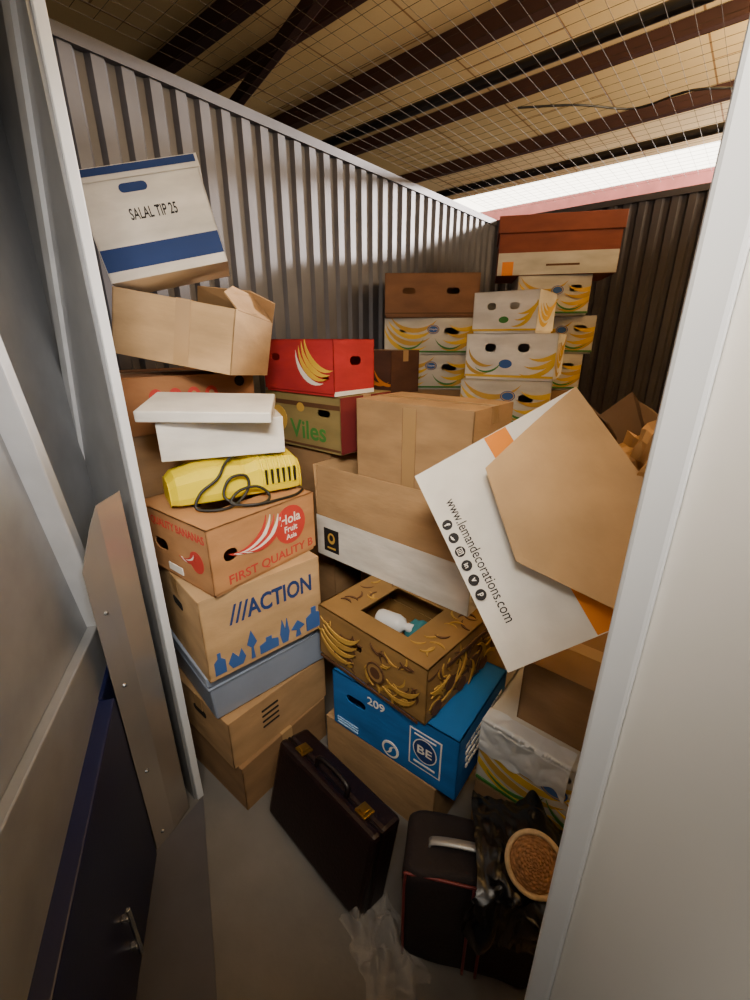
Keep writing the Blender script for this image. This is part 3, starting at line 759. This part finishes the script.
# ================================================================== FLOOR THINGS
bc = empty('briefcase', (-.182, .952, .016), R(-44), 'dark maroon leather briefcase with brass locks standing on the floor', 'briefcase')
bc.rotation_euler = (R(-15), 0, R(-44))
L_, H_, T_ = .47, .30, .125
MB().box(-L_/2, -.02, .004, L_/2, T_/2, H_, LEATH).obj('body', bc, bevel=.014)
MB().box(-L_/2, -T_/2, .004, L_/2, -.024, H_, LEATH).obj('lid', bc, bevel=.014)
q = MB(); q.box(-L_/2+.004, -.026, .008, L_/2-.004, -.018, H_-.004, LEATHD); q.obj('rim', bc)
q = MB(); q.tube(catmull([(-.075, -.02, H_), (-.07, -.02, H_+.025), (-.03, -.02, H_+.035), (.03, -.02, H_+.035), (.07, -.02, H_+.025), (.075, -.02, H_)], 4), .009, LEATHD, 10); q.obj('handle', bc, smooth=True)
for x in (-.15, .15):
    q = MB(); q.box(x-.022, -.04, H_-.002, x+.022, .006, H_+.005, BRASS); q.box(x-.012, -.034, H_+.005, x+.012, -.005, H_+.011, BRASS); q.obj('lock', bc, bevel=.002)

bg = empty('suitcase', (.262, .742, 0), R(-12), 'very dark matte boxy suitcase with thin oxblood trim standing on the floor at the right', 'suitcase')
bm = bmesh.new(); bmesh.ops.create_cube(bm, size=1); bmesh.ops.subdivide_edges(bm, edges=bm.edges[:], cuts=19, use_grid_fill=True)
for v in bm.verts:
    p = v.co*2
    sq = lambda a, b, c, k: a*(1-k*(max(0, abs(b)-.8)/.2)**2)*(1-k*(max(0, abs(c)-.8)/.2)**2)
    q = Vector((sq(p.x, p.y, p.z, .035), sq(p.y, p.x, p.z, .10), sq(p.z, p.x, p.y, .03)))
    q = Vector((q.x*.18, q.y*.088, q.z*.192+.192))
    if v.co.z > -.45: q += Vector((noise.noise(q*5)*.005, noise.noise(q*6+Vector((5, 0, 0)))*.012, noise.noise(q*6)*.008 if v.co.z > .4 else 0))
    v.co = q
me = bpy.data.meshes.new('body'); bm.to_mesh(me); bm.free(); me.materials.append(BLACKF); me.polygons.foreach_set('use_smooth', [True]*len(me.polygons))
o = bpy.data.objects.new('body', me); C.objects.link(o); o.parent = bg
q = MB()
for x in (-.005, .03): q.tube(catmull([(x, -.094, .02), (x, -.096, .20), (x+.004, -.094, .30), (x+.006, -.086, .372)]), .004, PIPING, 8)
q.tube(catmull([(-.170, -.086, .02), (-.173, -.086, .2), (-.171, -.084, .355), (-.155, -.083, .374), (0, -.084, .379), (.155, -.083, .374), (.171, -.084, .355), (.173, -.086, .2)]), .004, PIPING, 8)
q.obj('trim', bg, smooth=True)
q = MB(); P = catmull([(-.12, -.01, .380), (-.11, -.01, .402), (-.05, -.01, .412), (.02, -.01, .412), (.06, -.01, .402), (.07, -.01, .380)])
vs = []; fs = []
for i, p in enumerate(P): vs += [(p.x, p.y-.011, p.z), (p.x, p.y+.011, p.z)]
for i in range(len(P)-1): fs.append((2*i, 2*i+2, 2*i+3, 2*i+1))
q.add(vs, fs, STRAP); o = q.obj('handle', bg, smooth=True); k = o.modifiers.new('s', 'SOLIDIFY'); k.thickness = .005

# black plastic sheet draped over the right end of the suitcase
bm = bmesh.new(); bmesh.ops.create_grid(bm, x_segments=60, y_segments=80, size=1)
for v in bm.verts:
    x0 = v.co.x; x = .125*x0*(1+.35*noise.noise(Vector((v.co.y*1.8, 3, 0)))); t = v.co.y*.23
    s_ = max(-1, min(1, t/.14)); y = .122*math.sin(s_*math.pi/2); z = .418+.032*math.cos(s_*math.pi/2)
    if t < -.14: z -= (-t-.14)*1.5; y -= (-t-.14)*.15
    if t > .14: z -= (t-.14)*1.5
    fold = .030*noise.noise(Vector((x*15, t*9, 4)))+.014*abs(noise.noise(Vector((x*34, t*22, 1))))
    z += fold*(1 if abs(t) < .14 else 0); y += (-abs(fold)*1.5 if t < -.06 else abs(fold) if t > .1 else 0)
    z -= max(0, x-.06)*1.2
    v.co = Vector((x, y, z))
me = bpy.data.meshes.new('plastic_sheet'); bm.to_mesh(me); bm.free(); me.materials.append(BLACKP); me.polygons.foreach_set('use_smooth', [True]*len(me.polygons))
o = bpy.data.objects.new('plastic_sheet', me); C.objects.link(o); o.location = (.380, .718, 0); o.rotation_euler = (0, 0, R(-12))
tag(o, 'black shiny plastic sheet draped over the right end of the suitcase', 'plastic')
def basket(loc, rad, nrm, label):
    r = empty('wicker_basket', loc, 0, label, 'basket'); r.rotation_euler = Vector(nrm).to_track_quat('Z', 'Y').to_euler()
    q = MB(); NR_, NA = 36, 96; vs = [(0, 0, .016)]; fs = []
    for i in range(1, NR_+1):
        a = i/NR_; ring = int(a*9)
        for k in range(NA):
            th = 2*math.pi*k/NA
            z = .016-.018*a*a + .0030*math.sin(a*9*2*math.pi)*.5 + .0028*math.sin(th*14+ring*math.pi)*min(1, a*2)
            vs.append((rad*a*.93*math.cos(th), rad*a*.93*math.sin(th), z))
    for k in range(NA): fs.append((0, 1+k, 1+(k+1) % NA))
    for i in range(NR_-1):
        for k in range(NA): fs.append((1+i*NA+k, 1+(i+1)*NA+k, 1+(i+1)*NA+(k+1) % NA, 1+i*NA+(k+1) % NA))
    q.add(vs, fs, WICKER); q.obj('body', r, smooth=True)
    q = MB(); q.tube([(rad*math.cos(2*math.pi*i/36), rad*math.sin(2*math.pi*i/36), 0) for i in range(37)], .006, RIM, 8, caps=False); q.obj('rim', r, smooth=True)
basket((.374, .645, .500), .062, (-.30, -.62, .62), 'flat round woven tan wicker basket with a pale rim lying on the black plastic sheet')

# clear plastic film on the floor
def film(sx, sy, hh, loc, rz, seed, label):
    bm = bmesh.new(); bmesh.ops.create_grid(bm, x_segments=64, y_segments=64, size=1)
    for v in bm.verts:
        x, y = v.co.x*sx, v.co.y*sy
        rr = max(abs(v.co.x), abs(v.co.y)); edge = .80+.3*noise.noise(Vector((v.co.x*2.2, v.co.y*2.2, seed)))
        h = .012+hh*abs(noise.noise(Vector((x*11, y*11, seed+1))))+hh*.4*abs(noise.noise(Vector((x*26, y*26, seed+4))))
        v.co = Vector((x*edge, y*edge, max(.003, h*(1.1-rr**3))))
    me = bpy.data.meshes.new('plastic_film'); bm.to_mesh(me); bm.free(); me.materials.append(FILM)
    o = bpy.data.objects.new('plastic_film', me); C.objects.link(o); o.location = loc; o.rotation_euler = (0, 0, R(rz))
    tag(o, label, 'plastic')
film(.10, .15, .12, (.022, .705, 0), 28, 2, 'crumpled clear plastic film standing on the floor between the briefcase and the suitcase')
film(.20, .10, .09, (.13, .485, 0), -10, 9, 'crumpled clear plastic film lying flat on the floor in front of the suitcase')

# ================================================================== LIGHT + CAMERA
def area(name, loc, tgt, sx, sy, en, col, spread=180):
    l = bpy.data.lights.new(name, 'AREA'); l.shape = 'RECTANGLE'; l.size = sx; l.size_y = sy; l.energy = en; l.color = lin(col)[:3]; l.spread = R(spread)
    o = bpy.data.objects.new(name, l); C.objects.link(o); o.location = loc
    o.rotation_euler = (Vector(tgt)-Vector(loc)).to_track_quat('-Z', 'Y').to_euler(); return o
area('corridor_lamp', (.12, -.25, 2.45), (-.02, 1.3, 1.32), .9, .25, 14, '#fff1de', 72)
area('panel_fill', (.2, -1.4, 2.4), (1.0, -.2, 1.2), .5, .5, 6, '#fff4e4', 50)  # added fill that brightens the white entrance panel, no actual fitting
area('door_leaf_fill', (.9, -.75, 2.2), (-.75, .85, 1.5), .4, .4, 1.3, '#f4f6ff', 40)  # extra light added to lift the open left door leaf
area('skylight_lamp', W(6.15, .3, 3.26), W(1.6, -2.0, 2.0), .6, .15, 850, '#fff3ea')
area('roof_fill', W(3.1, .75, 2.78), W(3.0, .35, 3.6), 2.2, .4, 170, '#ffe4bc')  # added up-light outside the view, brightens beams and roof boards
area('roof_fill', W(1.4, .35, 2.80), W(1.3, -.1, 3.6), 1.0, .4, 26, '#ffe4bc')  # second added up-light, for the roof nearer the doorway
w = bpy.data.worlds.new('world'); S.world = w; w.use_nodes = True
w.node_tree.nodes['Background'].inputs[0].default_value = lin('#b9b8ba'); w.node_tree.nodes['Background'].inputs[1].default_value = .028

cam = bpy.data.cameras.new('camera'); cam.sensor_fit = 'VERTICAL'; cam.sensor_height = 36; cam.sensor_width = 27; cam.lens = .43*36; cam.clip_start = .02
co = bpy.data.objects.new('camera', cam); C.objects.link(co); co.location = (0, 0, 1.65); co.rotation_euler = (R(90-20.47), 0, 0)
S.camera = co
